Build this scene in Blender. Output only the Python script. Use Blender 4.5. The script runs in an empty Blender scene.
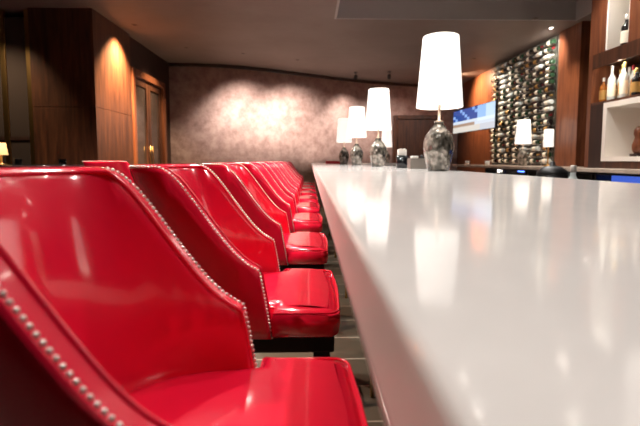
import bpy, bmesh, math, random
from mathutils import Vector, Matrix
random.seed(7)
S = bpy.context.scene
COL = S.collection

# ------------------------------------------------------------------ camera
cam_d = bpy.data.cameras.new('camera'); cam = bpy.data.objects.new('camera', cam_d); COL.objects.link(cam)
cam.location = (0, 0, 1.143)
cam.rotation_euler = (math.radians(90 - 4.5), 0, -math.radians(1.33))
cam_d.sensor_width = 36.0
cam_d.lens = 430 / 640 * 36
cam_d.shift_y = -0.0292
cam_d.clip_start = 0.01
cam_d.dof.use_dof = True
cam_d.dof.focus_distance = 1.75
cam_d.dof.aperture_fstop = 3.6
S.camera = cam
# ------------------------------------------------------------------ world and exposure
W = bpy.data.worlds.new('world'); S.world = W; W.use_nodes = True
W.node_tree.nodes['Background'].inputs[0].default_value = (1.0, 0.90, 0.84, 1)
W.node_tree.nodes['Background'].inputs[1].default_value = 0.2
S.view_settings.view_transform = 'Standard'; S.view_settings.look = 'None'
S.view_settings.exposure = 0.48; S.view_settings.gamma = 1.0
S.view_settings.use_curve_mapping = False

BAR_DOWN = 78      # watts of each downlight over the bar
BACK_DOWN = 70
WALL_SPOT = 250
BAR_LIGHTS = [(0.55, 0.8), (0.55, 2.3), (0.55, 3.8)]
STOOL_LIGHTS = [(-.75, 2.6), (-.75, 4.9)]
LOUNGE_FILL = [(-2.1, 1.6), (-2.1, 3.6)]  # unseen lamps added as fill, mainly for the counter's front edge
STOOL_DOWN = 170
LOUNGE_FILL_WATTS = 400
BACK_LIGHTS = [(1.66, 4.47), (1.55, 3.82), (2.98, 4.83), (2.43, 3.74)]

def spot(name, loc, target, watts, angle, blend=0.6, color=(1, .88, .78), radius=.05):
    l = bpy.data.lights.new(name, 'SPOT'); l.energy = watts; l.spot_size = math.radians(angle); l.spot_blend = blend
    l.color = color; l.shadow_soft_size = radius
    o = bpy.data.objects.new(name, l); COL.objects.link(o); o.location = loc
    o.rotation_euler = (Vector(target) - Vector(loc)).to_track_quat('-Z', 'Y').to_euler()
    return o
def area(name, loc, target, watts, sx, sy, color=(1, .9, .8)):
    l = bpy.data.lights.new(name, 'AREA'); l.energy = watts; l.shape = 'RECTANGLE'; l.size = sx; l.size_y = sy; l.color = color
    o = bpy.data.objects.new(name, l); COL.objects.link(o); o.location = loc
    o.rotation_euler = (Vector(target) - Vector(loc)).to_track_quat('-Z', 'Y').to_euler()
    return o

# ------------------------------------------------------------------ materials
def srgb(r, g, b):
    f = lambda c: (c/255/12.92) if c/255 <= .04045 else ((c/255+.055)/1.055)**2.4
    return (f(r), f(g), f(b), 1)
def mat(name, col, rough=.5, metal=0, coat=0, emit=None, estr=0, spec=.5, trans=0, ior=1.45):
    m = bpy.data.materials.new(name); m.use_nodes = True
    b = m.node_tree.nodes['Principled BSDF']
    b.inputs['Base Color'].default_value = col; b.inputs['Roughness'].default_value = rough
    b.inputs['Metallic'].default_value = metal; b.inputs['Coat Weight'].default_value = coat
    b.inputs['Coat Roughness'].default_value = .08; b.inputs['Specular IOR Level'].default_value = spec
    b.inputs['Transmission Weight'].default_value = trans; b.inputs['IOR'].default_value = ior
    if emit: b.inputs['Emission Color'].default_value = emit; b.inputs['Emission Strength'].default_value = estr
    return m
def nodes(m):
    nt = m.node_tree; return nt, nt.nodes, nt.links, nt.nodes['Principled BSDF']
def coords(nt, scale=(1, 1, 1), rot=(0, 0, 0)):
    tc = nt.nodes.new('ShaderNodeTexCoord'); mp = nt.nodes.new('ShaderNodeMapping')
    mp.inputs['Scale'].default_value = scale; mp.inputs['Rotation'].default_value = rot
    nt.links.new(tc.outputs['Object'], mp.inputs['Vector']); return mp.outputs['Vector']
def noise_mix(m, cols, pos=None, scale=4, detail=4, stretch=(1, 1, 1), rough=.6, bump=0, distort=0, bscale=None):
    nt, N, L, b = nodes(m)
    v = coords(nt, stretch)
    n = N.new('ShaderNodeTexNoise'); n.inputs['Scale'].default_value = scale; n.inputs['Detail'].default_value = detail
    n.inputs['Roughness'].default_value = rough; n.inputs['Distortion'].default_value = distort
    L.new(v, n.inputs['Vector'])
    r = N.new('ShaderNodeValToRGB'); e = r.color_ramp.elements
    pos = pos or [.3 + .4*i/(len(cols)-1) for i in range(len(cols))]
    e[0].position = pos[0]; e[0].color = cols[0]; e[1].position = pos[-1]; e[1].color = cols[-1]
    for p, c in list(zip(pos, cols))[1:-1]:
        k = e.new(p); k.color = c
    L.new(n.outputs['Fac'], r.inputs['Fac']); L.new(r.outputs['Color'], b.inputs['Base Color'])
    if bump:
        bp = N.new('ShaderNodeBump'); bp.inputs['Strength'].default_value = bump; bp.inputs['Distance'].default_value = .01
        src = n
        if bscale:
            src = N.new('ShaderNodeTexNoise'); src.inputs['Scale'].default_value = bscale; L.new(v, src.inputs['Vector'])
        L.new(src.outputs['Fac'], bp.inputs['Height']); L.new(bp.outputs['Normal'], b.inputs['Normal'])
    return m

M = {}
M['leather'] = mat('red_leather', srgb(236, 24, 60), .2, coat=.75, spec=.5)
M['leather'].node_tree.nodes['Principled BSDF'].inputs['Coat IOR'].default_value = 1.7
def leather():
    nt, N, L, b = nodes(M['leather'])
    v = coords(nt)
    n = N.new('ShaderNodeTexNoise'); n.inputs['Scale'].default_value = 9; n.inputs['Detail'].default_value = 2; L.new(v, n.inputs['Vector'])
    g = N.new('ShaderNodeTexVoronoi'); g.inputs['Scale'].default_value = 420; L.new(v, g.inputs['Vector'])
    a = N.new('ShaderNodeMath'); a.operation = 'MULTIPLY_ADD'; a.inputs[1].default_value = .02
    L.new(g.outputs['Distance'], a.inputs[0]); L.new(n.outputs['Fac'], a.inputs[2])
    bp = N.new('ShaderNodeBump'); bp.inputs['Strength'].default_value = .18; bp.inputs['Distance'].default_value = .02
    L.new(a.outputs[0], bp.inputs['Height']); L.new(bp.outputs['Normal'], b.inputs['Normal'])
leather()
M['black_wood'] = noise_mix(mat('black_stained_wood', (.01, .01, .01, 1), .35), [(.006, .005, .005, 1), (.018, .013, .011, 1)], scale=6, stretch=(8, 8, 1))
M['stud'] = mat('pale_nickel', srgb(240, 226, 218), .3, .55)
M['chrome'] = mat('brushed_steel', srgb(190, 186, 180), .25, 1)
M['brass'] = mat('aged_brass', srgb(190, 150, 95), .3, 1)
M['quartz'] = noise_mix(mat('white_quartz', srgb(240, 238, 236), .10, spec=.26), [srgb(238, 236, 234), srgb(244, 242, 240)], scale=30, detail=3)
M['quartz_edge'] = noise_mix(mat('honed_quartz_edge', srgb(236, 232, 228), .42, spec=.25), [srgb(234, 230, 227), srgb(242, 239, 236)], scale=30, detail=3)
M['walnut'] = noise_mix(mat('walnut_panel', srgb(84, 48, 30), .38), [srgb(46, 26, 18), srgb(76, 45, 30), srgb(98, 60, 38)], scale=3.2, stretch=(6, 6, .5), detail=6, distort=.6)
M['walnut_red'] = noise_mix(mat('red_walnut_panel', srgb(110, 58, 36), .32), [srgb(84, 46, 30), srgb(118, 68, 44), srgb(138, 86, 56)], scale=3, stretch=(6, 6, .5), detail=6, distort=.6)
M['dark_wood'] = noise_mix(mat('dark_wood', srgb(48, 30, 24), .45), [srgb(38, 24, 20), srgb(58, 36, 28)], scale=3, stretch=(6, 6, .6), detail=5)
M['plaster'] = noise_mix(mat('mottled_plaster', srgb(150, 122, 116), .55), [srgb(150, 122, 116), srgb(184, 156, 149), srgb(206, 182, 175)], pos=[.3, .5, .7], scale=5.5, detail=9, rough=.7, bump=.25)
M['ceiling'] = noise_mix(mat('brown_ceiling_paint', srgb(112, 96, 88), .6), [srgb(122, 108, 102), srgb(134, 120, 113)], scale=1.5)
M['coffer'] = mat('grey_ceiling_panel', srgb(168, 163, 160), .4)
M['bar_front'] = noise_mix(mat('bar_front_stone', srgb(92, 84, 74), .5), [srgb(78, 70, 60), srgb(108, 98, 86)], scale=8, detail=5)
M['pale_brass'] = mat('pale_champagne_metal', srgb(226, 206, 186), .35, .6)
M['glass'] = mat('clear_glass', (1, 1, 1, 1), .03, trans=1)
M['door_glass'] = mat('tinted_door_glass', srgb(66, 56, 52), .05, spec=.8, coat=.6)
M['white_lacquer'] = mat('white_lacquer', srgb(240, 232, 222), .35)
M['shade'] = mat('lit_linen_shade', srgb(245, 240, 232), .8, emit=(1, .95, .88, 1), estr=.68)
M['seam'] = mat('linen_seam', srgb(214, 206, 196), .8, emit=(1, .94, .86, 1), estr=.3)
M['led'] = mat('white_led', (1, 1, 1, 1), .5, emit=(1, .93, .82, 1), estr=9)
M['blue_led'] = mat('blue_led', (.1, .2, 1, 1), .5, emit=(.08, .2, 1, 1), estr=6)
M['down_led'] = mat('downlight_diffuser', (1, 1, 1, 1), .5, emit=(1, .9, .78, 1), estr=14)
M['black'] = mat('matte_black', (.012, .011, .012, 1), .4)
M['black_gloss'] = mat('gloss_black', (.01, .01, .012, 1), .12)
M['smoke'] = mat('mottled_smoked_glass', srgb(120, 116, 108), .16, coat=.6)
def smoke():
    nt, N, L, b = nodes(M['smoke'])
    v = coords(nt, (1, 1, .7))
    g = N.new('ShaderNodeTexVoronoi'); g.inputs['Scale'].default_value = 42; L.new(v, g.inputs['Vector'])
    n = N.new('ShaderNodeTexNoise'); n.inputs['Scale'].default_value = 22; n.inputs['Detail'].default_value = 5; L.new(v, n.inputs['Vector'])
    r = N.new('ShaderNodeValToRGB'); e = r.color_ramp.elements
    e[0].position = .36; e[0].color = srgb(62, 59, 52); e[1].position = .68; e[1].color = srgb(190, 180, 170)
    k = e.new(.5); k.color = srgb(116, 110, 100)
    L.new(n.outputs['Fac'], r.inputs['Fac']); L.new(r.outputs['Color'], b.inputs['Base Color'])
    bp = N.new('ShaderNodeBump'); bp.inputs['Strength'].default_value = .7; bp.inputs['Distance'].default_value = .012
    L.new(g.outputs['Distance'], bp.inputs['Height']); L.new(bp.outputs['Normal'], b.inputs['Normal'])
    b.inputs['Metallic'].default_value = .35
smoke()
M['tile'] = mat('floor_tile', srgb(120, 108, 90), .4)
def tile():
    nt, N, L, b = nodes(M['tile'])
    v = coords(nt)
    k = N.new('ShaderNodeTexBrick'); k.inputs['Scale'].default_value = 1.0
    k.inputs['Brick Width'].default_value = 1.2; k.inputs['Row Height'].default_value = .3; k.inputs['Mortar Size'].default_value = .006
    k.inputs['Color1'].default_value = srgb(82, 75, 62); k.inputs['Color2'].default_value = srgb(100, 91, 76); k.inputs['Mortar'].default_value = srgb(170, 158, 142)
    L.new(v, k.inputs['Vector']); L.new(k.outputs['Color'], b.inputs['Base Color'])
tile()

# ------------------------------------------------------------------ mesh helpers
class MB:
    """collects shapes; build() links them as one mesh object"""
    def __init__(self): self.bm = bmesh.new()
    def box(self, x0, x1, y0, y1, z0, z1, bev=0, seg=2):
        b = bmesh.new()
        bmesh.ops.create_cube(b, size=1)
        for v in b.verts:
            v.co = Vector(((x0+x1)/2 + v.co.x*(x1-x0), (y0+y1)/2 + v.co.y*(y1-y0), (z0+z1)/2 + v.co.z*(z1-z0)))
        if bev: bmesh.ops.bevel(b, geom=list(b.edges), offset=bev, segments=seg, profile=.5, affect='EDGES')
        self._merge(b); return self
    def _merge(self, b):
        me = bpy.data.meshes.new('t'); b.to_mesh(me); b.free(); self.bm.from_mesh(me); bpy.data.meshes.remove(me)
    def lathe(self, prof, cx=0, cy=0, seg=32, cz=0, cap=True):
        rings = []
        for r, z in prof:
            rings.append([self.bm.verts.new((cx + r*math.cos(2*math.pi*i/seg), cy + r*math.sin(2*math.pi*i/seg), cz + z)) for i in range(seg)])
        for a, c in zip(rings, rings[1:]):
            for i in range(seg):
                f = self.bm.faces.new((a[i], a[(i+1) % seg], c[(i+1) % seg], c[i])); f.smooth = True
        if cap:
            self.bm.faces.new(rings[0][::-1]); self.bm.faces.new(rings[-1])
        return self
    def tube(self, pts, r, seg=8, closed=False):
        pts = [Vector(p) for p in pts]; n = len(pts); rings = []
        for i, p in enumerate(pts):
            a = pts[(i-1) % n] if (closed or i) else p; c = pts[(i+1) % n] if (closed or i < n-1) else p
            t = (c-a).normalized(); up = Vector((0, 0, 1)) if abs(t.z) < .95 else Vector((1, 0, 0))
            u = t.cross(up).normalized(); w = t.cross(u)
            rings.append([self.bm.verts.new(p + r*(math.cos(2*math.pi*k/seg)*u + math.sin(2*math.pi*k/seg)*w)) for k in range(seg)])
        for i in range(n if closed else n-1):
            a, c = rings[i], rings[(i+1) % n]
            for k in range(seg):
                f = self.bm.faces.new((a[k], a[(k+1) % seg], c[(k+1) % seg], c[k])); f.smooth = True
        if not closed: self.bm.faces.new(rings[0]); self.bm.faces.new(rings[-1][::-1])
        return self
    def bar(self, p, q, w0, w1):
        """square tapered bar from p to q"""
        p, q = Vector(p), Vector(q); t = (q-p).normalized(); up = Vector((0, 1, 0)) if abs(t.y) < .9 else Vector((1, 0, 0))
        u = t.cross(up).normalized(); w = t.cross(u); R = []
        for c, h in ((p, w0/2), (q, w1/2)):
            R.append([self.bm.verts.new(c + h*(a*u + b*w)) for a, b in ((-1, -1), (1, -1), (1, 1), (-1, 1))])
        for k in range(4): self.bm.faces.new((R[0][k], R[0][(k+1) % 4], R[1][(k+1) % 4], R[1][k]))
        self.bm.faces.new(R[0][::-1]); self.bm.faces.new(R[1]); return self
    def ball(self, c, r, sub=1, sq=(1, 1, 1)):
        d = bmesh.ops.create_icosphere(self.bm, subdivisions=sub, radius=r)
        for v in d['verts']: v.co = Vector((v.co.x*sq[0], v.co.y*sq[1], v.co.z*sq[2])) + Vector(c)
        for v in d['verts']:
            for f in v.link_faces: f.smooth = True
        return self
    def build(self, name, m, parent=None, smooth=None):
        bmesh.ops.recalc_face_normals(self.bm, faces=self.bm.faces)
        me = bpy.data.meshes.new(name); self.bm.to_mesh(me); self.bm.free()
        if smooth: me.polygons.foreach_set('use_smooth', [True]*len(me.polygons))
        o = bpy.data.objects.new(name, me); COL.objects.link(o)
        if m: me.materials.append(m)
        if parent: o.parent = parent
        return o
def tag(o, label=None, cat=None, group=None, kind=None):
    if label: o['label'] = label
    if cat: o['category'] = cat
    if group: o['group'] = group
    if kind: o['kind'] = kind
    return o
def thing(name, label, cat, loc=(0, 0, 0), group=None):
    o = bpy.data.objects.new(name, None); COL.objects.link(o); o.location = loc; o.empty_display_size = .1
    return tag(o, label, cat, group)
def copy_tree(o, parent=None):
    c = o.copy(); COL.objects.link(c)
    if parent: c.parent = parent
    for ch in list(o.children): copy_tree(ch, c)
    return c
def struct(o, label=None):
    o['kind'] = 'structure'
    if label: o['label'] = label
    return o

# ------------------------------------------------------------------ room shell
CH = 3.15
struct(MB().box(-7.2, 5.2, -2.2, 12.2, -.1, 0).build('floor', M['tile']), 'brown tiled floor with pale joints under the bar stools')
M['carpet'] = noise_mix(mat('dark_carpet', srgb(46, 34, 32), .95), [srgb(38, 28, 27), srgb(58, 42, 40)], scale=40)
struct(MB().box(-7.2, -.95, -2.2, 5.9, 0, .008).build('floor_lounge', M['carpet']), 'unseen dark carpet added left of the stools to darken their reflections')  # added unseen, gives the nearest stool's wing something dark to reflect
# ceiling with a sunken coffer over the bar
cx0, cx1, cy0, cy1 = .35, 3.85, -1.6, 6.3
c = MB()
c.box(-7.2, cx0, -2.2, 12.2, CH, CH+.3); c.box(cx1, 5.2, -2.2, 12.2, CH, CH+.3)
c.box(cx0, cx1, cy1, 12.2, CH, CH+.3); c.box(cx0, cx1, -2.2, cy0, CH, CH+.3)
ceil = struct(c.build('ceiling', M['ceiling']), 'dark brown painted ceiling')
struct(MB().box(cx0, cx1, cy0, cy1, CH+.26, CH+.3).box(cx0, cx1, cy1-.03, cy1, CH+.002, CH+.26).box(cx0, cx0+.03, cy0, cy1-.03, CH+.002, CH+.26).box(cx1-.03, cx1, cy0, cy1-.03, CH+.002, CH+.26).build('ceiling_panel', M['coffer'], ceil), 'grey recessed ceiling panel over the bar')

struct(MB().box(-7.2, 5.2, -2.3, -2.2, 0, CH).build('wall_front', M['dark_wood']), 'dark wood wall behind the camera')
struct(MB().box(-7.3, -7.2, -2.2, 7.0, 0, CH).build('wall_left_front', M['dark_wood']), 'dark wood wall of the lounge')
# curved far wall
pts = [(-3.4, 9.12), (-3.0, 9.14), (-2.4, 9.16), (-1.85, 9.25), (-1.4, 9.4), (-.92, 9.64), (-.4, 9.95), (.18, 10.32), (.65, 10.6), (1.14, 10.86), (1.6, 11.07), (2.05, 11.25), (2.7, 11.45), (3.4, 11.6), (4.3, 11.7)]
def strip_wall(name, pts, t, z0, z1, m):
    bm = bmesh.new(); f_, b_ = [], []
    for x, y in pts:
        f_.append((bm.verts.new((x, y, z0)), bm.verts.new((x, y, z1))))
        b_.append((bm.verts.new((x, y+t, z0)), bm.verts.new((x, y+t, z1))))
    for i in range(len(pts)-1):
        q = bm.faces.new((f_[i][0], f_[i+1][0], f_[i+1][1], f_[i][1])); q.smooth = True
        bm.faces.new((b_[i][0], b_[i][1], b_[i+1][1], b_[i+1][0]))
        bm.faces.new((f_[i][1], f_[i+1][1], b_[i+1][1], b_[i][1])); bm.faces.new((f_[i][0], b_[i][0], b_[i+1][0], f_[i+1][0]))
    for k in (0, -1): bm.faces.new((f_[k][0], f_[k][1], b_[k][1], b_[k][0]))
    me = bpy.data.meshes.new(name); bmesh.ops.recalc_face_normals(bm, faces=bm.faces); bm.to_mesh(me); bm.free(); me.materials.append(m)
    o = bpy.data.objects.new(name, me); COL.objects.link(o); return o
struct(strip_wall('wall_back', pts, .25, 0, CH, M['plaster']), 'curved mottled pink-grey plaster wall with two pools of light')
struct(strip_wall('top_shade_strip', [(x, y-.02) for x, y in pts], .04, CH-.07, CH-.002, M['dark_wood']), 'dark strip standing in for the shade along the top of the curved wall')  # shade under the ceiling is built as a dark strip

# left side: walnut pier, wall with glazed double doors
pier = MB(); pier.box(-3.84, -3.0, 5.93, 7.12, 0, 1.86); pier.box(-3.84, -3.0, 5.93, 7.12, 1.866, CH)
pier.box(-3.83, -3.01, 5.94, 7.11, 1.85, 1.88)
struct(pier.build('wall_left', M['walnut']), 'walnut clad pier with a horizontal joint, lit on its side')
w = MB(); w.box(-3.3, -3.04, 7.12, 7.2, 0, CH); w.box(-3.3, -3.04, 8.72, 9.3, 0, CH); w.box(-3.3, -3.04, 7.2, 8.72, 2.64, CH)
struct(w.build('wall_left_rear', M['dark_wood']), 'dark wood wall around the glazed doors')
dr = MB(); dr.box(-3.1, -2.98, 7.16, 7.26, 0, 2.66, .01); dr.box(-3.1, -2.98, 8.62, 8.74, 0, 2.66, .01); dr.box(-3.1, -2.98, 7.26, 8.62, 2.54, 2.66, .01)
door1 = struct(dr.build('door_1', M['walnut_red']), 'glazed double door in an amber wood frame')
for y0, y1 in ((7.28, 7.93), (7.95, 8.60)):
    l = MB(); l.box(-3.09, -3.03, y0, y0+.09, .02, 2.53, .005); l.box(-3.09, -3.03, y1-.09, y1, .02, 2.53, .005)
    l.box(-3.09, -3.03, y0+.09, y1-.09, .02, .25); l.box(-3.09, -3.03, y0+.09, y1-.09, 2.42, 2.53); l.box(-3.09, -3.03, y0+.09, y1-.09, 1.0, 1.08)
    lf = l.build('door_leaf', M['walnut'], door1)
    MB().box(-3.07, -3.055, y0+.09, y1-.09, .25, 2.42).build('pane', M['door_glass'], lf)
    MB().tube([(-3.0, y1-.05 if y0 < 7.5 else y0+.05, z) for z in (.95, 1.1, 1.25, 1.4)], .012).build('handle', M['brass'], lf)
for n_ in ('wall_left', 'wall_left_rear', 'door_1'): bpy.data.objects[n_].location.x = .12
# dark lobby beyond the pier
struct(MB().box(-7.2, -3.72, 7.0, 7.12, 0, CH).build('wall_left_lobby', M['dark_wood']), 'dark wall of the lobby behind the glass partition')
def partition():
    f = thing('glass_partition', 'brass framed glass partition beside the walnut pier at far left', 'partition', (-4.66, 6.02, 0))
    def W_(m): # world to local
        for v in m.bm.verts: v.co -= Vector((-4.9, 6.02, 0))
        return m
    for x in (-4.02, -4.36, -5.2, -5.9): W_(MB().box(x-.035, x+.035, 5.99, 6.05, 0, CH-.004, .006)).build('post', M['brass'], f)
    for a, b_ in ((-4.325, -4.055), (-5.165, -4.395), (-5.865, -5.235)):
        W_(MB().box(a, b_, 6.012, 6.028, .12, CH-.1)).build('pane', M['door_glass'], f)
    W_(MB().box(-5.865, -4.055, 5.995, 6.045, .02, .12)).build('rail', M['dark_wood'], f)
    W_(MB().box(-5.865, -4.055, 5.995, 6.045, 1.42, 1.47)).build('rail', M['dark_wood'], f)
partition()

# right side wall behind the back bar
XR = 4.0
struct(MB().box(XR, 4.3, 9.3, 11.65, 0, CH).build('wall_right_rear', M['walnut_red']), 'amber lit red walnut wall behind the screen')
struct(MB().box(XR+.12, 4.3, -2.2, 6.3, 0, CH).build('wall_right', M['dark_wood']), 'dark wood wall behind the back bar shelving')
struct(MB().box(3.93, 4.3, 6.3, 6.85, 0, CH).build('trim_2', M['walnut_red']), 'walnut pilaster beside the bottle display')
# dark doorway in the curved wall
d2 = MB(); d2.box(2.16, 2.26, 11.1, 11.34, 0, 2.3, .01); d2.box(3.3, 3.4, 11.1, 11.6, 0, 2.3, .01); d2.box(2.26, 3.3, 11.1, 11.34, 2.2, 2.3, .01)
door2 = struct(d2.build('door_2', M['walnut']), 'dark walnut door at the far end of the bar')
MB().box(2.26, 3.3, 11.14, 11.2, .01, 2.2).build('door_leaf', M['walnut'], door2)

# ------------------------------------------------------------------ bar counter
BT = 1.083
def bar_counter():
    t = thing('bar_counter', 'long white glossy stone bar counter with thick pale edge', 'bar counter', (.45, 4, 0))
    o = Vector((.45, 4, 0))
    def loc(m):
        for v in m.bm.verts: v.co -= o
        return m
    # L shaped top outlined in plan and bevelled
    bm = bmesh.new()
    pl = [(.034, -1.5), (.88, -1.5), (.84, 9.45), (2.9, 9.45), (2.9, 10.2), (.034, 10.2)]
    a = [bm.verts.new((x, y, BT-.062)) for x, y in pl]; c = [bm.verts.new((x, y, BT)) for x, y in pl]
    bm.faces.new(a[::-1]); bm.faces.new(c)
    for i in range(6): bm.faces.new((a[i], a[(i+1) % 6], c[(i+1) % 6], c[i]))
    bmesh.ops.recalc_face_normals(bm, faces=bm.faces)
    bmesh.ops.bevel(bm, geom=[e for e in bm.edges if abs(e.verts[0].co.z-e.verts[1].co.z) < .01], offset=.006, segments=3, profile=.5, affect='EDGES')
    m = MB(); m._merge(bm); ct = loc(m).build('countertop', M['quartz'], t); ct.data.materials.append(M['quartz_edge'])
    for p in ct.data.polygons:
        if p.normal.z < .35: p.material_index = 1
    loc(MB().box(.36, .42, -1.5, 10.0, 0, BT-.062)).build('front_panel', M['bar_front'], t)
    loc(MB().box(.42, 2.8, 9.55, 9.65, 0, BT-.062)).build('end_panel', M['bar_front'], t)
    f = MB(); f.tube([(.30, y, .15) for y in (-1.5, 2, 5, 8, 10)], .022)
    rail = loc(f).build('foot_rail', M['chrome'], t)
    for y in (-1, .5, 2, 3.5, 5, 6.5, 8, 9.5):
        k = MB(); k.tube([(.30, y, .15), (.30, y, 0)], .012); loc(k).build('rail_bracket', M['brass'], rail)
    loc(MB().box(.42, .86, -1.5, 9.5, .82, .86)).build('work_shelf', M['chrome'], t)
bar_counter()

# ------------------------------------------------------------------ bar stools
D0 = 1.143
RIM = [(-.130, .281), (-.165, .260), (-.20, .226), (-.235, .182), (-.27, .134), (-.30, .092), (-.335, .048), (-.368, .021), (-.40, .011)]
HB = .685; TH = .044; HW = .2045
def catmull(p, n):
    out = []
    P = [p[0]] + list(p) + [p[-1]]
    for i in range(len(p)-1):
        a, b, c, d = P[i:i+4]
        for k in range(n):
            t = k/n
            out.append(tuple(.5*((2*b[j]) + (-a[j]+c[j])*t + (2*a[j]-5*b[j]+4*c[j]-d[j])*t*t + (-a[j]+3*b[j]-3*c[j]+d[j])*t**3) for j in range(2)))
    out.append(p[-1]); return out
def sq(c, n): return math.copysign(abs(c)**(2/n), c)
HT = D0 - .011
RC = catmull(RIM, 4)
EDGE = sorted([(D0-d, x) for x, d in RC] + [(HB, -.10)])
def x_rim(h):
    if h <= EDGE[0][0]: return EDGE[0][1]
    for (h0, x0), (h1, x1) in zip(EDGE, EDGE[1:]):
        if h <= h1: return x0 + (x1-x0)*(h-h0)/(h1-h0+1e-9)
    return EDGE[-1][1]
def x_back(h):
    f = max(0, min(1, (h-HB)/(HT-HB))); return -.352 - .133*f
def surf(phi, h, sgn):
    """middle surface of the tub: at every height an arc from the wing edge round the back"""
    f = max(0, min(1, (h-HB)/(HT-HB))); n = 2.15 + .35*f
    xr, xb = x_rim(h), x_back(h)
    return Vector((xr - (xr-xb)*sq(math.sin(phi), n), sgn*HW*sq(max(0, math.cos(phi)), n)))
def nrm(phi, h, sgn):
    if phi < .03: return Vector((0, sgn))
    if phi > math.pi/2 - .03: return Vector((-1, 0))
    t = (surf(phi+.02, h, sgn) - surf(phi-.02, h, sgn)).normalized(); n = Vector((-t.y, t.x))
    return -n if n.dot(Vector((-.3, sgn))) < 0 else n
def stool_sections():
    A = [(D0-d, 0.0) for x, d in RC]
    NB = 14
    for k in range(1, NB+1): A.append((HT, math.pi/2*(k/NB)))
    n = len(A)
    half = [(h, p, math.pi/2*(i/(n-1))) for i, (h, p) in enumerate(A)]
    return [(h, p, b, 1) for h, p, b in half] + [(h, p, b, -1) for h, p, b in half[-2::-1]]
SEC = stool_sections()
OX = .16     # local x = measured x + OX
def sec_pt(i, f, off, h, hs=None):
    H, pr, pb, sg = SEC[i]
    g = max(0, min(1, f)); phi = pb + (pr-pb)*g
    hh = min(h, H); p = surf(phi, hh, sg) + nrm(phi, hh, sg)*off
    return Vector((p.x+OX, p.y, h))
def stool_shell():
    bm = bmesh.new(); loops = []
    n = len(SEC)
    for i in range(n):
        H = SEC[i][0]; R = TH/2; L = []
        Hs = H - R
        for k in range(7):
            f = k/6; L.append(sec_pt(i, f, R, HB + (Hs-HB)*f))
        for k in range(1, 6):
            a = math.pi*k/6; L.append(sec_pt(i, 1, R*math.cos(a), Hs + R*math.sin(a)))
        back = min(1, max(0, (abs(i-(n-1)/2) / ((n-1)/2))))
        bulge = .004 + .014*(1-back**2)
        for k in range(9):
            f = 1-k/8; L.append(sec_pt(i, f, -R - bulge*math.sin(math.pi*f)**.8 if 0 < f < 1 else -R, HB + (Hs-HB)*f))
        loops.append([bm.verts.new(p) for p in L])
    for a, c in zip(loops, loops[1:]):
        for k in range(len(a)):
            q = bm.faces.new((a[k], a[(k+1) % len(a)], c[(k+1) % len(a)], c[k])); q.smooth = True
    bm.faces.new(loops[0]); bm.faces.new(loops[-1][::-1])
    m = MB(); m._merge(bm); return m
def rim_line(off_ang, extra=0, front=True):
    """polyline along the rim at a given angle over the rolled edge (0 outer, 180 inner)"""
    R = TH/2 + extra; P = []
    a = math.radians(off_ang)
    for i in range(len(SEC)):
        H = SEC[i][0] - TH/2
        P.append(sec_pt(i, 1, R*math.cos(a), H + R*math.sin(a)))
    if front:
        def down(i):
            q = []
            for k in range(1, 9):
                f = 1-k/8; H = SEC[i][0]-TH/2
                p = sec_pt(i, f, R*math.cos(a), HB + (H-HB)*f); p.x += .001; q.append(p)
            return q
        P = down(0)[::-1] + P + down(len(SEC)-1)
    return P
def resample(P, step):
    out = [P[0]]; acc = 0
    for a, b in zip(P, P[1:]):
        d = (b-a).length
        while d > 0 and acc + d >= step:
            t = (step-acc)/d; a = a.lerp(b, t); out.append(a.copy()); d = (b-a).length; acc = 0
        acc += d
    return out
def offset_poly(P, d):
    n = len(P); out = []
    for i in range(n):
        a, b, c = Vector(P[i-1]), Vector(P[i]), Vector(P[(i+1) % n])
        t1 = (b-a).normalized(); t2 = (c-b).normalized(); nn = Vector((-(t1+t2).y, (t1+t2).x)).normalized()
        k = max(.5, nn.dot(Vector((-t1.y, t1.x)))); out.append(b + nn*(d/k))
    return out
def seat_outline():
    XF, HF = .078, .222
    P = []
    r = .034
    def arc(cx, cy, r, a0, a1, n=6): return [(cx + r*math.cos(math.radians(a0+(a1-a0)*k/n)), cy + r*math.sin(math.radians(a0+(a1-a0)*k/n))) for k in range(n+1)]
    P += arc(XF-r, -HF+r, r, -90, 0); 
    P += [(XF+.006, -.08), (XF+.008, 0), (XF+.006, .08)]
    P += arc(XF-r, HF-r, r, 0, 90)
    P += [(-.097, HF)]
    P += [(-.097, .178)]
    for k in range(0, 13):
        a = math.radians(90 + 180*k/12)
        P.append((-.13 + .205*sq(math.cos(a), 2.0), .172*sq(math.sin(a), 2.4)))
    P += [(-.097, -.178)]
    P += [(-.097, -HF)]
    return P
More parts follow.
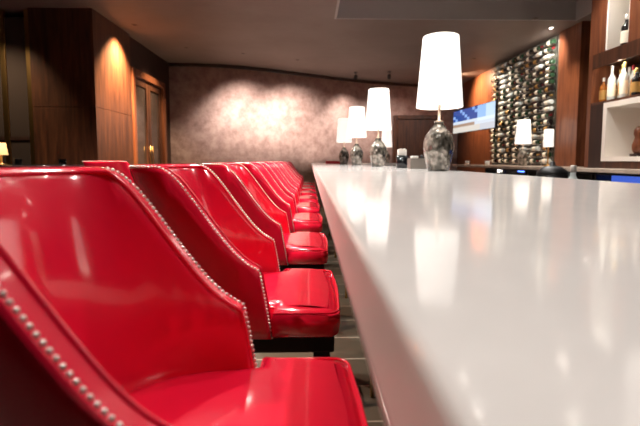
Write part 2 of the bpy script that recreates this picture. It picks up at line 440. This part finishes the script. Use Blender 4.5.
def seat_mesh():
    P = seat_outline(); bm = bmesh.new(); layers = []
    for ins, h in ((.006, HB), (0, HB+.006), (-.003, HB+.03), (0, .744), (.003, .752), (.009, .758), (.018, .7615), (.030, .763)):
        layers.append([bm.verts.new((p.x+OX, p.y, h)) for p in offset_poly(P, ins)])
    n = len(P)
    fall = lambda x: .020*max(0, min(1, (x+.02)/.1))**2
    for L in layers[4:]:
        for v in L: v.co.z -= fall(v.co.x-OX)
    for a, b in zip(layers, layers[1:]):
        for i in range(n):
            q = bm.faces.new((a[i], a[(i+1) % n], b[(i+1) % n], b[i])); q.smooth = True
    bm.faces.new(layers[0][::-1])
    # softly domed top sheet, row by row from back to front
    Q = offset_poly(P, .028); xs = [p.x for p in Q]; x0, x1 = min(xs)+.001, max(xs)-.001
    def half(x):
        m = 0
        for p, r in zip(Q, Q[1:] + Q[:1]):
            if (p.x-x)*(r.x-x) <= 0 and abs(p.x-r.x) > 1e-7: m = max(m, p.y + (r.y-p.y)*(x-p.x)/(r.x-p.x))
        return m
    rows = []
    X = [x0 + (x1-x0)*k/30 for k in range(31)]
    for x in X:
        w = half(x); e = min(1, (x-x0)/.08, (x1-x)/.08)
        rows.append([bm.verts.new((x+OX, w*c/6, .7632 + .0015*(1-(c/6)**2)*max(0, e) - fall(x))) for c in range(-6, 7)])
    for a, b in zip(rows, rows[1:]):
        for i in range(12):
            q = bm.faces.new((a[i], a[i+1], b[i+1], b[i])); q.smooth = True
    m = MB(); m._merge(bm); return m
def make_stool(label):
    t = thing('bar_stool', label, 'bar stool', (0, 0, 0), 'red leather stools along the bar')
    stool_shell().build('backrest', M['leather'], t)
    nm = MB()
    for p in resample(rim_line(50), .0095): nm.ball(p, .0040, 1)
    tag(nm.build('nailhead_trim', M['stud'], t), 'row of pale metal nailheads along the edge')
    MB().tube(rim_line(148, .001), .0042, 6).build('piping', M['leather'], t)
    st = seat_mesh().build('seat', M['leather'], t)
    P = offset_poly(seat_outline(), .003)
    MB().tube([(p.x+OX, p.y, .750) for p in P], .003, 6, closed=True).build('welt', M['leather'], st)
    tag(MB().box(-.33+OX, .064+OX, -.2, .2, .635, HB-.002, .006).build('seat_frame', M['black_wood'], t), 'black frame under the cushion')
    for sx, sy in ((-.30, -1), (-.30, 1), (.03, -1), (.03, 1)):
        dx = -.05 if sx < -.1 else .02
        MB().bar((sx+OX, sy*.17, .64), (sx+dx+OX, sy*.2, 0), .045, .028).build('leg', M['black_wood'], t)
    MB().bar((.042+OX, -.187, .26), (.042+OX, .187, .26), .022, .022).build('footrest', M['chrome'], t)
    for sy in (-1, 1): MB().bar((-.328+OX, sy*.185, .30), (.04+OX, sy*.185, .30), .02, .02).build('stretcher', M['black_wood'], t)
    return t
stool = make_stool('nearest red leather bar stool, its inside back and seat fill the lower left')
STOOLS = [(.607, 0, 0, None), (1.30, 0, 0, 'second red leather stool from the camera, dark outer wing showing, square front corner of seat'),
          (2.085, 0, 0, 'third red leather stool from the camera, behind the second along the bar'),
          (2.93, 0, 0, 'fourth red leather stool from the camera in the row along the bar'),
          (3.73, 0, 0, 'fifth red leather stool from the camera in the row along the bar'),
          (4.50, 0, 0, 'sixth red leather stool from the camera in the row along the bar'),
          (5.27, 0, 0, 'seventh red leather stool from the camera in the row along the bar'),
          (6.04, 0, 0, 'third from last red leather stool at the far end of the row'),
          (6.81, 0, 0, 'second to last red leather stool at the far end of the row'),
          (7.58, 0, 0, 'last and farthest red leather stool in the row by the curved wall')]
for i, (y, dx, rz, lab) in enumerate(STOOLS):
    o = stool if i == 0 else copy_tree(stool)
    o.location = (-OX + dx, y, 0); o.rotation_euler.z = math.radians(rz)
    if lab: o['label'] = lab
# a stool of the same kind at the high table to the left
o = copy_tree(stool); o.location = (-1.86, 4.3, .0081); o.rotation_euler.z = math.radians(75)
o['label'] = 'red stool standing away from the bar, its studded top showing before the walnut pier'; o['group'] = 'stools at the high table'

# ------------------------------------------------------------------ table lamps
def make_lamp(label, group):
    t = thing('table_lamp', label, 'table lamp', (0, 0, 0), group)
    prof = [(.052, 0), (.062, .004), (.066, .02), (.074, .06), (.084, .105), (.088, .135), (.085, .17), (.073, .205), (.052, .235), (.034, .256), (.026, .272), (.028, .28)]
    MB().lathe(prof, seg=40).build('lamp_base', M['smoke'], t)
    MB().lathe([(.026, .278), (.028, .284), (.008, .292), (.0075, .38), (.014, .384), (.014, .41), (.006, .42), (.006, .755)], seg=20).build('stem', M['pale_brass'], t)
    sh = MB().lathe([(.13, .364), (.131, .366), (.1005, .758), (.099, .76), (.097, .758), (.1275, .366), (.13, .364)], seg=48, cap=False).build('lamp_shade', M['shade'], t)
    MB().bar((.010, -.1308, .368), (.008, -.1003, .757), .0022, .0022).build('seam', M['seam'], sh)
    k = MB()
    for a in range(3):
        k.tube([(0, 0, .745), (.0975*math.cos(a*2.094), .0975*math.sin(a*2.094), .752)], .0025, 6)
    k.build('spider', M['brass'], t)
    MB().lathe([(.006, .745), (.011, .752), (.012, .757), (.006, .764), (.001, .766)], seg=16).build('finial', M['brass'], t)
    return t
G = 'white shaded lamps along the bar'
lamp = make_lamp('large nearest table lamp on the bar, white tapered shade on a grey mottled base', G)
LAMPS = [(.745, 2.49, BT, None, G), (.68, 4.3, BT, 'second table lamp along the bar, its white shade just left of the largest lamp', G),
         (.62, 5.73, BT, 'third table lamp along the bar, shade half overlapped by the second lamp', G),
         (.575, 7.3, BT, 'leftmost and farthest table lamp on the long run of the bar', G),
         (.765, .78, BT, 'table lamp on the bar to the right of the camera', G),
         (1.75, 9.85, BT, 'small distant table lamp low behind the second lamp, on the far return of the bar', 'lamps further off'),
         (3.56, 7.15, 1.055, 'table lamp standing on the back counter in front of the bottle display', 'lamps further off')]
for i, (x, y, z, lab, g) in enumerate(LAMPS):
    o = lamp if i == 0 else copy_tree(lamp)
    o.location = (x, y, z); o.rotation_euler.z = 0
    if lab: o['label'] = lab; o['group'] = g

# ------------------------------------------------------------------ things on the bar
t = thing('napkin_holder', 'dark round napkin holder with white napkins on the bar beside the second lamp', 'napkin holder', (.74, 3.45, BT))
MB().lathe([(.04, 0), (.045, .004), (.047, .1), (.044, .1), (.041, .01), (.0, .008)], seg=28, cap=False).build('cup', M['black_gloss'], t)
M['napkin'] = mat('white_paper', srgb(240, 234, 226), .8)
nb = MB()
for k in range(7): nb.box(-.034+k*.0098, -.028+k*.0098, -.022+.004*(k % 2), .026, .012, .148+.004*(k % 3))
nb.build('napkins', M['napkin'], t)
t = thing('bar_caddy', 'low grey divided caddy on the bar right of the dark napkin holder', 'caddy', (.785, 3.1, BT))
M['grey_metal'] = mat('grey_metal', srgb(150, 142, 134), .35, .7)
k = MB(); k.box(-.07, .07, -.05, .05, 0, .01); k.box(-.07, -.064, -.05, .05, .01, .075); k.box(.064, .07, -.05, .05, .01, .075)
k.box(-.064, .064, -.05, -.044, .01, .075); k.box(-.064, .064, .044, .05, .01, .075); k.box(-.003, .003, -.044, .044, .01, .07); k.build('tray', M['grey_metal'], t)
MB().box(-.055, -.01, -.035, .035, .0105, .092, .004).build('sugar_packets', M['napkin'], t)
k = MB()
for q in range(9): k.tube([(.012+q*.006, -.01+.006*(q % 4), .011), (.012+q*.006, -.01+.006*(q % 4), .10)], .0025, 6)
k.build('straws', M['black'], t)
M['menu_red'] = mat('dark_red_leatherette', srgb(176, 26, 40), .5)
t = thing('menu_folder', 'dark red menu folder lying on the far end of the bar', 'menu', (.52, 8.6, BT))
MB().box(-.21, .21, -.15, .15, .040, .05, .002).build('cover', M['menu_red'], t)
MB().box(-.21, .21, -.15, .15, 0, .006, .002).build('cover', M['menu_red'], t)
MB().box(-.2, .2, -.14, .14, .0062, .0398).build('pages', M['napkin'], t)
MB().box(-.21, .21, -.156, -.15, 0, .05).build('spine', M['menu_red'], t)

# ------------------------------------------------------------------ back bar
BC = 1.055
t = thing('back_counter', 'pale topped back bar counter along the right hand wall', 'counter', (3.5, 6, 0))
M['beige_stone'] = noise_mix(mat('beige_stone', srgb(200, 182, 166), .25), [srgb(188, 168, 152), srgb(212, 196, 180)], scale=9)
def lc(m, o):
    o = Vector(o)
    for v in m.bm.verts: v.co -= o
    return m
lc(MB().box(3.06, 3.92, 2.4, 9.2, BC-.04, BC, .004), (3.5, 6, 0)).build('countertop', M['beige_stone'], t)
lc(MB().box(3.75, 3.9, 2.45, 9.15, 0, BC-.04), (3.5, 6, 0)).build('carcass', M['dark_wood'], t)
M['blue_panel'] = mat('blue_backlit_panel', srgb(60, 90, 170), .4, emit=(.05, .11, .55, 1), estr=.9)
def cooler(y0, y1, label, lit):
    o = (3.45, (y0+y1)/2, 0)
    t = thing('bottle_cooler', label, 'bottle cooler', o, 'coolers under the back counter')
    k = MB(); k.box(3.2, 3.7, y0, y0+.03, .05, 1.005); k.box(3.2, 3.7, y1-.03, y1, .05, 1.005); k.box(3.2, 3.7, y0+.03, y1-.03, .992, 1.005); k.box(3.2, 3.7, y0+.03, y1-.03, 0, .08); k.box(3.67, 3.7, y0+.03, y1-.03, .08, .97)
    lc(k, o).build('cabinet', M['black'], t)
    lc(MB().box(3.26, 3.66, y0+.03, y1-.03, .69, .7), o).build('shelf', M['chrome'], t)
    if lit == 2:
        lc(MB().box(3.3, 3.33, 6.3, 6.75, .965, .985), o).build('light_strip', M['blue_led'], t)
        lc(MB().box(3.155, 3.165, 7.1, 7.16, .95, .985), o).build('indicator_light', M['led'], t)
    lc(MB().box(3.34, 3.36, y0+.035, y1-.035, .705, .988), o).build('backlit_panel', M['blue_panel'] if lit == 1 else M['black'], t)
    n = 2; w_ = (y1-y0)/n
    for q in range(n):
        a, b = y0+q*w_+.004, y0+(q+1)*w_-.004
        f = MB(); f.box(3.165, 3.197, a, a+.03, .09, .99); f.box(3.165, 3.197, b-.03, b, .09, .99); f.box(3.165, 3.197, a+.03, b-.03, .09, .13); f.box(3.165, 3.197, a+.03, b-.03, .986, .992)
        d = lc(f, o).build('door', M['black'], t)
        lc(MB().box(3.178, 3.184, a+.03, b-.03, .13, .986), o).build('pane', M['glass'], d)
        lc(MB().tube([(3.15, b-.05, z) for z in (.45, .6, .75)], .009), o).build('handle', M['chrome'], d)
    return t
cooler(3.3, 4.72, 'blue lit bottle cooler under the back counter at the right edge', 1)
cooler(4.75, 6.2, 'dark bottle cooler under the back counter, middle of the three', 0)
cooler(6.25, 7.7, 'dark bottle cooler with small blue and white lights below the lamp by the bottle display', 2)
M['bottle_green'] = mat('green_bottle_glass', srgb(36, 58, 40), .08, coat=.5)
M['bottle_clear'] = mat('clear_bottle_glass', srgb(206, 214, 212), .06, coat=.5)
M['bottle_amber'] = mat('amber_bottle_glass', srgb(176, 104, 40), .08, coat=.5)
M['bottle_dark'] = mat('dark_bottle_glass', srgb(26, 22, 22), .08, coat=.5)
M['label_cream'] = mat('cream_label', srgb(240, 230, 210), .6)
M['label_gold'] = mat('gold_label', srgb(206, 160, 92), .4, .5)
M['foil_red'] = mat('red_foil', srgb(130, 26, 34), .35, .4)
M['foil_gold'] = mat('gold_foil', srgb(214, 178, 112), .3, .8)
M['foil_white'] = mat('silver_foil', srgb(226, 220, 212), .3, .6)
def make_bottle(glass, lab, foil, label, group, kind='wine', cat='bottle', nm=None):
    t = thing(nm or ('wine_bottle' if kind == 'wine' else 'spirit_bottle'), label, cat, (0, 0, 0), group)
    if kind == 'wine':
        body = [(.034, 0), (.038, .006), (.038, .19), (.034, .21), (.018, .235), (.0145, .25), (.0145, .30)]; lb = (.07, .165, .0386); cap = (.25, .305, .0155)
    else:
        body = [(.038, 0), (.042, .006), (.042, .15), (.039, .165), (.02, .185), (.015, .2), (.015, .24)]; lb = (.03, .125, .0426); cap = (.215, .255, .0165)
    MB().lathe(body, seg=18).build('glass_body', glass, t)
    MB().lathe([(lb[2], lb[0]), (lb[2], lb[1])], seg=18, cap=False).build('paper_label', lab, t)
    MB().lathe([(cap[2]*.98, cap[0]), (cap[2], cap[0]+.004), (cap[2], cap[1]-.003), (cap[2]*.8, cap[1])], seg=14).build('capsule', foil, t)
    return t
M['rack_back'] = mat('grey_green_backing', srgb(96, 98, 88), .35)
# bottle display wall: lying bottles on pegs between black uprights
o = (3.95, 8.13, 0)
t = thing('bottle_rack', 'tall wall rack of lying wine bottles between walnut pilaster and screen', 'wine rack', o)
lc(MB().box(3.97, 4.3, 6.86, 9.29, 0, CH-.004), o).build('back_panel', M['rack_back'], t)
NC, NRW = 7, 19
for q in range(NC+1):
    y = 6.93 + q*(2.33/NC)
    lc(MB().box(3.945, 3.97, y-.012, y+.012, 1.06, CH-.01), o).build('upright', M['chrome'], t)
for r in range(NRW):
    z = 1.135 + r*.106
    for x in (3.872, 3.928):
        lc(MB().tube([(x, 6.92, z-.0405), (x, 9.27, z-.0405)], .004, 6), o).build('rail', M['chrome'], t)
protos = []
for gl, lb, fo, d in (('bottle_green', 'label_cream', 'foil_red', 'green wine bottle with cream label and red capsule lying in the wall rack'),
                      ('bottle_dark', 'label_cream', 'foil_gold', 'dark wine bottle with cream label and gold capsule lying in the wall rack'),
                      ('bottle_clear', 'label_cream', 'foil_white', 'clear wine bottle with cream label and silver capsule lying in the wall rack'),
                      ('bottle_dark', 'label_gold', 'foil_white', 'dark wine bottle with gold label and silver capsule lying in the wall rack'),
                      ('bottle_green', 'label_cream', 'foil_white', 'green wine bottle with cream label and silver capsule lying in the wall rack')):
    protos.append((make_bottle(M[gl], M[lb], M[fo], d, d.replace('bottle', 'bottles').split(' lying')[0] + ' in the wall rack'), [0]))
for r in range(NRW):
    for q in range(NC):
        p, used = random.choice(protos)
        b = copy_tree(p) if used[0] else p
        used[0] = 1
        fl = random.random() < .4
        b.location = (3.9, 6.93 + q*(2.33/NC) + random.uniform(.002, .014) + (.305 if fl else 0), 1.135 + r*.106)
        b.rotation_euler = (math.pi/2 if fl else -math.pi/2, 0, 0)
# ------------------------------------------------------------------ shelf unit over the counter
o = (3.65, 4.3, BC)
t = thing('shelf_unit', 'walnut back bar shelving with white lit niches at the right edge', 'shelf unit', o)
def P(name, m, *boxes, lab=None, parent=None):
    k = MB()
    for b in boxes: k.box(*b)
    ob = lc(k, o).build(name, m, parent or t)
    if lab: ob['label'] = lab
    return ob
X0, X1 = 3.4, 3.9
P('back_panel', M['dark_wood'], (3.86, 3.9, 3.2, 5.2, BC, CH-.004))
P('side_panel', M['walnut_red'], (X0, X1, 5.2, 5.27, BC, CH-.004)); P('side_panel', M['walnut_red'], (X0, X1, 3.13, 3.2, BC, CH-.004))
P('stile', M['walnut_red'], (X0, 3.86, 4.44, 4.63, 2.40, CH-.004)); P('stile', M['walnut_red'], (X0, 3.86, 5.0, 5.2, 2.40, CH-.004))
P('stile', M['dark_wood'], (X0, 3.86, 4.95, 5.2, BC, 1.80)); 
P('shelf', M['walnut'], (X0, 3.86, 3.2, 5.2, 2.28, 2.40)); P('shelf', M['walnut'], (X0, 3.86, 3.2, 5.2, 1.80, 1.83)); P('shelf', M['walnut'], (X0, 3.86, 3.2, 4.95, BC, 1.13))
nf = P('niche_frame', M['white_lacquer'], (X0-.02, 3.8, 4.88, 4.94, 1.135, 1.80), (X0-.02, 3.8, 3.9, 3.96, 1.135, 1.80), (X0-.02, 3.8, 3.96, 4.88, 1.74, 1.80), (X0-.02, 3.8, 3.96, 4.88, 1.135, 1.185), lab='white lacquered frame of the lower niche')
P('lining', M['beige_stone'], (3.8, 3.82, 3.9, 4.94, 1.135, 1.80), parent=nf)
nf = P('niche_frame', M['white_lacquer'], (X0+.01, 3.8, 4.975, 4.998, 2.405, 3.12), (X0+.01, 3.8, 4.632, 4.65, 2.405, 3.12), (X0+.01, 3.8, 4.65, 4.975, 3.1, 3.12), lab='white lining of the tall upper niche')
M['niche_green'] = mat('pale_green_glass_panel', srgb(176, 184, 170), .3)
P('lining', M['niche_green'], (3.8, 3.82, 4.632, 4.998, 2.405, 3.12), parent=nf); P('light_strip', M['led'], (3.43, 3.45, 4.66, 4.97, 3.09, 3.099), parent=nf)
M['amber_led'] = mat('amber_led', (1, .6, .2, 1), .5, emit=(1, .45, .12, 1), estr=5)
P('light_strip', M['led'], (3.43, 3.45, 4.3, 5.18, 2.268, 2.279)); P('lip', M['walnut'], (X0, 3.42, 3.2, 5.2, 2.235, 2.28)); P('light_strip', M['amber_led'], (3.82, 3.84, 3.3, 4.4, 2.45, 2.47))  # white strip added to brighten the bottles, lip added to hide it
area('shelf_fill', (3.46, 4.75, 2.262), (3.6, 4.75, 1.8), 4, .05, .8, (1, .88, .72))  # area fill added over the middle shelf bottles
# bottles on the middle shelf
specs = [(5.13, 3.50, 'bottle_amber', 'label_gold', 'foil_white', 'amber spirit bottle at the far end of the middle shelf'),
         (5.04, 3.55, 'bottle_amber', 'label_cream', 'foil_gold', 'amber spirit bottle with cream label second from the far end of the middle shelf'),
         (4.95, 3.47, 'bottle_clear', 'label_cream', 'foil_white', 'clear spirit bottle with cream label beside the amber pair on the middle shelf'),
         (4.86, 3.53, 'bottle_clear', 'label_gold', 'foil_gold', 'clear spirit bottle with gold label in the middle of the middle shelf'),
         (4.77, 3.48, 'bottle_clear', 'label_cream', 'foil_gold', 'clear spirit bottle with gold cap on the middle shelf'),
         (4.67, 3.53, 'bottle_amber', 'label_gold', 'foil_gold', 'amber spirit bottle with gold label right of the clear bottles'),
         (4.57, 3.47, 'bottle_dark', 'label_gold', 'foil_gold', 'dark spirit bottle with gold label on the right of the middle shelf'),
         (4.47, 3.52, 'bottle_amber', 'label_cream', 'foil_red', 'amber spirit bottle with red cap at the right edge of the middle shelf')]
specs += [(5.11, 3.68, 'bottle_clear', 'label_cream', 'foil_gold', 'tall clear bottle standing behind the amber pair on the middle shelf'),
          (4.99, 3.70, 'bottle_clear', 'label_gold', 'foil_white', 'tall clear bottle with gold label in the back row of the middle shelf'),
          (4.895, 3.67, 'bottle_clear', 'label_cream', 'foil_red', 'tall clear bottle with red cap in the back row of the middle shelf'),
          (4.80, 3.70, 'bottle_amber', 'label_cream', 'foil_white', 'amber bottle in the back row of the middle shelf'),
          (4.69, 3.68, 'bottle_clear', 'label_cream', 'foil_white', 'tall clear bottle with silver cap in the back row, right side of the middle shelf')]
for y, x, gl, lb, fo, d in specs:
    b = make_bottle(M[gl], M[lb], M[fo], d, 'spirit bottles on the middle shelf', 'spirit'); b.location = (x, y, 1.8302)
    s = 1.55 if gl == 'bottle_clear' else 1.15
    b.scale = (.98, .98, s)
b = make_bottle(M['bottle_dark'], M['label_cream'], M['foil_white'], 'dark bottle standing alone in the tall white upper niche', 'bottle in the upper niche', 'spirit'); b.location = (3.52, 4.83, 2.4002); b.scale = (1.2, 1.2, 1.4)
t2 = thing('carved_figure', 'brown carved ornament standing in the white framed niche at right edge', 'ornament', (3.47, 4.50, 1.1852))
MB().box(-.05, .05, -.05, .05, 0, .03, .004).build('plinth', M['dark_wood'], t2)
MB().lathe([(.03, .03), (.05, .06), (.055, .12), (.04, .17), (.03, .2), (.042, .24), (.04, .28), (.02, .31), (.005, .32)], seg=14).build('carving', M['walnut_red'], t2)
# small lantern lamp and candles on the back counter
t = thing('candle_lantern', 'small glowing white lantern near the walnut pilaster', 'lantern', (3.6, 6.45, BC))
MB().lathe([(.05, 0), (.055, .005), (.055, .015), (.012, .025), (.012, .28), (.03, .29)], seg=24).build('stand', M['brass'], t)
MB().lathe([(.062, .29), (.072, .295), (.066, .55), (.058, .555)], seg=28).build('glass_shade', M['shade'], t)
for x, y, lab in ((3.3, 7.95, 'small glass votive on the back counter left of the shaded lamp'), (3.2, 8.7, 'small glass votive on the far end of the back counter')):
    t = thing('votive_holder', lab, 'votive', (x, y, BC), 'votives on the back counter')
    MB().lathe([(.035, 0), (.04, .004), (.045, .08), (.042, .08), (.037, .008), (0, .006)], seg=20, cap=False).build('cup', M['white_lacquer'], t)
    MB().lathe([(.03, .008), (.03, .05), (.004, .052)], seg=16).build('candle', M['napkin'], t)
# ice bucket on the work shelf behind the bar
t = thing('under_bar_station', 'low steel work station behind the bar', 'work station', (1.3, 2.4, 0))
MB().box(-.3, .3, -.9, .9, .82, .86, .004).build('worktop', M['chrome'], t)
MB().box(-.28, .28, -.88, .88, .0, .82).build('cabinet', M['black'], t)
t = thing('ice_bucket', 'dark rounded ice bucket standing behind the bar below the pilaster', 'ice bucket', (1.38, 2.42, .8602))
MB().lathe([(.06, 0), (.068, .005), (.08, .18), (.083, .2), (.08, .2), (.07, .02), (0, .015)], seg=28, cap=False).build('bucket', M['black_gloss'], t)
MB().lathe([(.083, .2005), (.08, .22), (.05, .245), (.015, .255), (.012, .275), (.001, .278)], seg=28).build('lid', M['black'], t)
b = make_bottle(M['bottle_clear'], M['label_cream'], M['foil_white'], 'pale bottle standing right of the dark ice bucket behind the bar', 'bottle behind the bar', 'spirit'); b.location = (1.50, 2.42, .8602)

# ------------------------------------------------------------------ screen
o = Vector((3.28, 8.72, 1.98))
t = thing('television', 'long wide television with blue and white picture hanging before the amber wall', 'television', o)
t.rotation_euler.z = math.radians(-85.7)
MB().box(-.94, .94, .0, .05, -.25, .25, .008).build('casing', M['black_gloss'], t)
k = MB(); k.box(-.85, -.65, .05, .08, -.1, .1); k.box(-.78, -.72,   .08, .74, -.03, .03); k.box(-.85, -.65,   .735, .765, -.12, .12); k.build('wall_arm', M['black'], t)
bm = bmesh.new(); nx, nz = 16, 8
def scr(u, v):
    if v > .55:
        if u < .6: return (.02, .07, .30) if (int(u*16)+int(v*8)) % 5 else (.25, .42, .8)
        return (.30, .50, .85) if u < .8 else (.55, .72, .95)
    if v > .42: return (.62, .70, .80) if u < .6 else (.70, .82, .95)
    if v > .2: return (.36, .24, .17) if u < .55 else (.62, .70, .80)
    return (.66, .62, .56) if u < .7 else (.55, .58, .64)
MS = {}
me_cols = []
vs = [[bm.verts.new((-.93+1.86*i/nx, -.002, -.24+.48*j/nz)) for j in range(nz+1)] for i in range(nx+1)]
for i in range(nx):
    for j in range(nz):
        f = bm.faces.new((vs[i][j], vs[i+1][j], vs[i+1][j+1], vs[i][j+1])); c = scr((i+.5)/nx, (j+.5)/nz)
        f.material_index = MS.setdefault(c, len(MS))
m = MB(); m.bm = bm
so = m.build('screen', None, t)
for c in MS: so.data.materials.append(mat('screen_glow', (0, 0, 0, 1), .2, emit=(*c, 1), estr=.85))

# ------------------------------------------------------------------ high table at the left
t = thing('high_table', 'black round high table at far left behind the nearest stool', 'table', (-2.75, 4.5, .0081))
MB().lathe([(.36, 1.05), (.375, 1.055), (.375, 1.085), (.36, 1.09)], seg=40).build('tabletop', M['black_gloss'], t)
MB().lathe([(.04, .03), (.035, .06), (.035, 1.05)], seg=20).build('column', M['black'], t)
MB().lathe([(.26, 0), (.26, .015), (.05, .035)], seg=32).build('base', M['black'], t)
for x, y, lab in ((-2.86, 4.3, 'clear small glass on the black high table, the left one'), (-2.5, 4.42, 'clear small glass on the black high table, the right one')):
    tag(MB().lathe([(.028, 0), (.032, .004), (.036, .06), (.034, .06), (.03, .008), (0, .006)], seg=20, cap=False).build('tumbler_glass', M['glass']), lab, 'glass', 'glasses on the high table').location = (x, y, 1.0984)
t = thing('table_lamp', 'small amber lamp at the far left edge of the picture', 'table lamp', (-2.95-.16, 4.42, 1.0984))
MB().lathe([(.05, 0), (.05, .01), (.012, .02), (.012, .1)], seg=20).build('lamp_base', M['brass'], t)
MB().lathe([(.06, .1), (.062, .102), (.045, .22), (.04, .222)], seg=24).build('lamp_shade', mat('amber_shade', srgb(230, 180, 110), .7, emit=(1, .6, .25, 1), estr=.8), t)

# ------------------------------------------------------------------ ceiling fixtures
def downlight(x, y, z, label, watts, ang=125, group='downlights over the bar', color=(1, .95, .90)):
    t = thing('ceiling_downlight', label, 'downlight', (x, y, z), group)
    MB().lathe([(.055, -.012), (.075, -.012), (.078, -.002), (.055, -.002), (.055, -.012)], seg=28, cap=False).build('ring', M['chrome'], t)
    MB().lathe([(.054, -.006), (.054, -.003)], seg=24).build('diffuser', M['down_led'], t)
    l = spot('downlight', (x, y, z-.03), (x, y, 0), watts, ang, .8, color=color, radius=.06)
for x, y in BAR_LIGHTS: downlight(x, y, CH+.26, 'round recessed downlight in the grey ceiling panel over the bar', BAR_DOWN)
for x, y in STOOL_LIGHTS: downlight(x, y, CH, 'round recessed downlight in the brown ceiling over the stools', STOOL_DOWN, group='downlights over the stools')
for x, y in LOUNGE_FILL: downlight(x, y, CH, 'unseen round downlight added in the brown ceiling as fill over the lounge', LOUNGE_FILL_WATTS, group='added fill lights over the lounge', color=(1, .77, .63))
for x, y in BACK_LIGHTS: downlight(x, y, CH+.26, 'round recessed downlight in the grey ceiling panel behind the bar', BACK_DOWN, group='downlights behind the bar')
def track_spot(loc, target, label, watts, ang, color=(1, .85, .74), blend=1.0, group='spotlights at the far wall', recessed=True, glow=False):
    t = thing('ceiling_spotlight', label, 'spotlight', loc, group)
    d = (Vector(target)-Vector(loc)).normalized()
    q = d.to_track_quat('-Z', 'Y').to_matrix().to_4x4()
    if recessed:
        MB().lathe([(.03, -.006), (.042, -.006), (.044, -.001), (.03, -.001), (.03, -.006)], seg=24, cap=False).build('ring', M['ceiling'], t)
        MB().lathe([(.0295, -.004), (.0295, -.001)], seg=20).build('diffuser' if glow else 'baffle', M['down_led'] if glow else M['dark_wood'], t)
        spot('spot_beam', Vector(loc) + Vector((0, 0, -.03)), target, watts, ang, blend, color); return
    MB().lathe([(.04, -.015), (.04, -.001)], seg=20).build('canopy', M['black'], t)
    MB().tube([(0, 0, -.012), (0, 0, -.10)], .008).build('stalk', M['black'], t)
    k = MB().lathe([(.03, .05), (.038, .04), (.042, -.05), (.036, -.05), (.03, .03)], seg=20, cap=False)
    for v in k.bm.verts: v.co = q @ v.co + Vector((0, 0, -.11))
    k.build('spot_head', M['black'], t)
    spot('spot_beam', Vector(loc) + Vector((0, 0, -.11)) + d*.06, target, watts, ang, blend, color)
track_spot((-1.25, 8.3, CH), (-1.2, 9.45, 1.0), 'ceiling spotlight aimed at the left pool of light on the curved wall', WALL_SPOT, 104)
track_spot((-.25, 8.8, CH), (-.17, 10.05, 1.0), 'ceiling spotlight aimed at the right pool of light on the curved wall', WALL_SPOT, 104)
track_spot((1.05, 10.0, CH), (.9, 10.7, 1.7), 'small black ceiling spotlight above the far shaded lamps', WALL_SPOT*.28, 95, recessed=False)
track_spot((1.8, 9.9, CH), (2.0, 11.0, 1.7), 'small black ceiling spotlight left of the largest shade', WALL_SPOT*.28, 95, recessed=False)
track_spot((-2.60, 6.62, CH), (-2.88, 6.62, 1.7), 'ceiling spotlight washing the side of the walnut pier', 1500, 95, (1, .66, .36), group='spotlights over the left pier')
track_spot((-4.15, 5.2, CH), (-4.0, 6.02, 1.6), 'unseen ceiling spotlight added to light the glass partition', 120, 70, (1, .78, .5), group='spotlights over the left pier')  # lamp added out of view to bring up the brass posts
track_spot((-2.2, 7.9, CH), (-2.88, 7.95, 1.5), 'ceiling spotlight added to brighten the glazed double door', 260, 85, (1, .74, .46), group='spotlights over the left pier')  # lamp added to lift the door and its frame
track_spot((3.35, 10.2, CH), (4.0, 10.0, 2.6), 'ceiling spotlight washing the amber wall behind the screen', 300, 120, (1, .70, .44), group='spotlights over the back bar')
track_spot((3.66, 6.62, CH), (3.92, 7.9, 1.9), 'bright ceiling spotlight at the near top of the bottle rack', 90, 120, (1, .92, .84), group='spotlights over the back bar', glow=True)
track_spot((3.25, 8.6, CH), (3.95, 8.6, 2.0), 'ceiling spotlight at the far end of the bottle rack', 75, 100, (1, .92, .84), group='spotlights over the back bar')
track_spot((3.2, 6.2, CH), (3.93, 6.6, 1.4), 'ceiling spotlight washing the walnut pilaster', 110, 70, (1, .84, .68), group='spotlights over the back bar')
